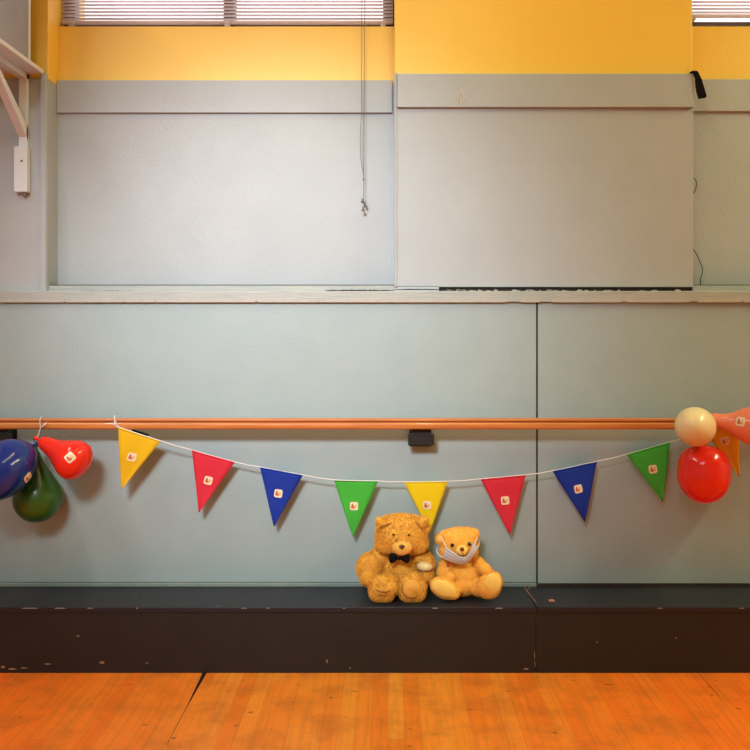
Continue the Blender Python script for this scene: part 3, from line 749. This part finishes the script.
skin_obj('body', V, Fc, FUR2, b2, mat('golden_guard_hair', (.74, .28, .035), .9, .1))
simple('muzzle', [E(462, 550.5, 3.196, 6.5, 5.5, 5.2)], PAD2, b2, fur=900, length=.0025, width=.0006)
simple('nose', [E(462, 549.2, 3.173, 2.3, 1.8, 2.1)], mat('nose_red_brown', (.22, .03, .018), .3), b2, voxel=.0012)
MB().tube([P(462, 551.5, 3.172), P(462.4, 554, 3.174), P(463.6, 555, 3.176)], .0011, 6).build('stitch_or_crease', SEAM_CREASE, b2, smooth=True)
for px, py, yy in ((452.2, 545.2, 3.2085), (469.4, 544, 3.2085)):
    simple('eye', [E(px, py, yy, 1.9, 1.8, 1.9)], EYE, b2, voxel=.0012)
simple('foot_pad', [E(443.8, 588.6, 3.1855, 13.6, 2.9, 8.2, (0, 24, 0))], PAD2, b2, fur=1500, length=.002, width=.0006)
simple('foot_pad', [E(492.6, 584, 3.185, 9.0, 3.6, 11.2, (0, 10, 0))], PAD2, b2, fur=1500, length=.002, width=.0006)
simple('inner_ear', [E(441, 539.5, 3.262, 3.6, 1.8, 3.9)], PAD2, b2, voxel=.0018, fur=200, length=.002)
simple('inner_ear', [E(474.8, 535.5, 3.262, 2.9, 1.8, 4.2, (0, 10, 0))], PAD2, b2, voxel=.0018, fur=200, length=.002)
# face mask pulled below the nose: pleated sheet wrapped round the chin
def mask_y(px, py):
    dx = (px - 459.5) / 24.5; dz = (py - 550) / 19
    return 3.275 - .108 * math.sqrt(max(.04, 1 - dx * dx - dz * dz * .75))
def lerp(a, c, t): return a + (c - a) * t
top = [(446, 546.8), (450, 549.5), (454.5, 553), (459, 556), (463, 557.2), (467, 555.8), (470.3, 551), (472.5, 545), (474.8, 543)]
bot = [(442.5, 557.5), (446, 560), (451, 562), (456, 563.6), (461, 564.2), (466, 563.2), (470.5, 560), (474, 554.5), (477.5, 548)]
vs = []; fs = []; NU, NV = 32, 14
def samp(a, t):
    t *= len(a) - 1; i = min(int(t), len(a) - 2); return (lerp(a[i][0], a[i + 1][0], t - i), lerp(a[i][1], a[i + 1][1], t - i))
for side in (0, 1):
    for i in range(NU + 1):
        u = i / NU; A, B_ = samp(top, u), samp(bot, u)
        for j in range(NV + 1):
            v = j / NV; px, py = lerp(A[0], B_[0], v), lerp(A[1], B_[1], v)
            pleat = .0040 * abs(math.sin(v * math.pi * 3.5)) ** .6 ; bulge = .004 * math.sin(math.pi * v) * math.sin(math.pi * u)
            vs.append(P(px, py, mask_y(px, py) - pleat - bulge + (.0016 if side else 0)))
off = (NU + 1) * (NV + 1)
for i in range(NU):
    for j in range(NV):
        q = i * (NV + 1) + j; fs += [(q, q + 1, q + NV + 2, q + NV + 1), (off + q, off + q + NV + 1, off + q + NV + 2, off + q + 1)]
for i in range(NU):
    for j in (0, NV): q = i * (NV + 1) + j; fs.append((q, q + NV + 1, off + q + NV + 1, off + q))
for j in range(NV):
    for i in (0, NU): q = i * (NV + 1) + j; fs.append((q, q + 1, off + q + 1, off + q))
mk = MB(); mk.add(vs, fs); mk = mk.build('face_mask', MASKM, b2, smooth=True); mk['label'] = 'white pleated face mask'
MB().tube([P(446.5, 547.5, 3.188), P(444.5, 543.5, 3.21), P(442, 539, 3.24), P(441, 536.5, 3.256)], .0022, 8).build('ear_loop', MASKE, mk, smooth=True)
MB().tube([P(442.8, 557.5, 3.20), P(439, 555.5, 3.215), P(436.8, 551.5, 3.24), P(437.2, 547.5, 3.262)], .0019, 8).build('ear_loop', MASKE, mk, smooth=True)
MB().tube([P(474.8, 543.3, 3.20), P(476.2, 540, 3.23), P(477, 536, 3.255)], .0022, 8).build('ear_loop', MASKE, mk, smooth=True)
MB().tube([P(477.3, 548, 3.205), P(479, 544.5, 3.23), P(479, 540, 3.262)], .0019, 8).build('ear_loop', MASKE, mk, smooth=True)
simple('tag', [E(447.6, 564.5, 3.232, 1.5, 1, 1.9)], TAGR, b2, voxel=.0012)

# ------------------------------------------------------------------ small things
st = thing('hanging_strap', P(694, 72, YP), 'black fabric strap hanging over the corner of the yellow and grey pier', 'strap')
pl2 = [(692.4, 71.4), (698, 71.4), (702, 80), (706.8, 96), (705.6, 97.8), (698.5, 98.9), (696.4, 92), (695.4, 86.5), (694.9, 78.5)]
MB().prism([(X(a, 3.40), Z(c, 3.40)) for a, c in pl2], 3.398, 3.403).build('webbing', BLACKC, st, bevel=.0012)
MB().box(X(691.5, 3.4), X(697, 3.4), 3.396, 3.44, Z(72.6, 3.4), Z(70.9, 3.4)).build('fold', BLACKC, st, bevel=.001)
cb = thing('wire', P(694, 285, 3.5), 'thin dark wire looping out from behind the right pier corner', 'wire')
def wire(pts): MB().tube([P(a, c, 3.505) for a, c in pts], .0022, 6).build('loop', mat('wire_dark', (.05, .06, .07), .6), cb, smooth=True)
wire([(690, 178), (694.5, 178.5), (696.6, 182), (696.2, 187), (694.6, 192), (691, 195)])
wire([(690, 247), (693.8, 250), (697, 255), (699.6, 261), (702.6, 268), (702.4, 273), (700.2, 279), (700.6, 284.5)])
sc = thing('twisted_scrap', P(531, 594, 3.28), 'thin twisted brown scrap lying on the plinth right of the small bear', 'debris')  # curled brown strip across the plinth top near the seam
def onp(px, py):                                   # a point on the plinth top seen at that place
    y = (H - ZPL - .003) * F / (py - VY); return Vector((X(px, y), y, ZPL + .003))
MB().tube([onp(531, 584.6), onp(527.5, 585), onp(524.8, 588), onp(526.5, 590.5), onp(529, 594), onp(532.5, 598.5), onp(536.3, 603.3)], [.0015, .003, .003, .004, .0035, .003, .002], 6).build('curl', BROWN, sc, smooth=True)
MB().tube([onp(531, 585.5), onp(530, 588), onp(526.8, 590.5)], .0025, 6).build('curl', BROWN, sc, smooth=True)
for px, py, lab in ((551.8, 600, 'tiny pink paint flake lying on the plinth right of the seam'),):
    t = thing('paint_flake', onp(px, py), lab, 'debris')
    p = onp(px, py); MB().prism([(p.x - .012, p.z - .003), (p.x + .012, p.z - .003), (p.x + .008, p.z), (p.x - .009, p.z + .001)], p.y - .012, p.y + .008).build('flake', PINKC, t)

# ------------------------------------------------------------------ light
def area(name, x, y, z, sx, sy, power, col):
    l = bpy.data.lights.new(name, 'AREA'); l.shape = 'RECTANGLE'; l.size = sx; l.size_y = sy; l.energy = power; l.color = col
    o = bpy.data.objects.new(name, l); C.objects.link(o); o.location = (x, y, z); return o
ZLAMP = 3.68
area('ceiling_tube_near_left', -2.2, 2.0, ZLAMP, .13, 2.2, 26, (1.0, .93, .90))
area('fill_light_near_centre', .3, 2.0, ZLAMP, .13, 2.2, 13, (1.0, .95, .50))  # added fill for the middle and the yellow top, no tube known here
area('ceiling_tube_near_right', 3.6, 2.0, ZLAMP, .13, 2.2, 76, (.92, 1.0, .57))
area('fill_light_rear_left', -2.2, -2.2, ZLAMP, .13, 2.4, 32, (.50, .95, 1.0))  # added fill from behind the camera, not a known tube
def spot(name, loc, aim, power, size, col, rad=.16):    # added spots without fixtures, brightening the middle of the wall
    l = bpy.data.lights.new(name, 'SPOT'); l.energy = power; l.color = col; l.spot_size = math.radians(size); l.spot_blend = 1; l.shadow_soft_size = rad
    o = bpy.data.objects.new(name, l); C.objects.link(o); o.location = loc
    o.rotation_euler = (Vector(aim) - Vector(loc)).to_track_quat('-Z', 'Y').to_euler(); return o
spot('wall_fill_wide', (-.9, -.8, 3.6), (-.42, 3.4, 1.50), 770, 38, (.84, .98, 1.0), .5)  # added for the bright pool at the wall's centre
spot('wall_fill_narrow', (-1.2, -.8, 3.6), (-.5, 3.4, 1.7), 275, 30, (1.0, .82, .92), .5)  # added too, pink tint for the glare at upper left

w = bpy.data.worlds.new('daylight'); bpy.context.scene.world = w; w.use_nodes = True
w.node_tree.nodes['Background'].inputs[0].default_value = (1.0, .95, .98, 1)
w.node_tree.nodes['Background'].inputs[1].default_value = 1.6

# ------------------------------------------------------------------ camera
cd = bpy.data.cameras.new('camera'); cd.sensor_width = 36; cd.sensor_fit = 'HORIZONTAL'; cd.lens = F * 36 / 750
cd.shift_x = -(VX - 375) / 750; cd.shift_y = -(375 - VY) / 750
co = bpy.data.objects.new('camera', cd); C.objects.link(co); co.location = (0, 0, H); co.rotation_euler = (math.pi / 2, 0, 0)
S = bpy.context.scene; S.camera = co
S.view_settings.view_transform = 'Standard'; S.view_settings.look = 'None'; S.view_settings.gamma = 1
S.view_settings.use_curve_mapping = False; S.view_settings.exposure = 0.6
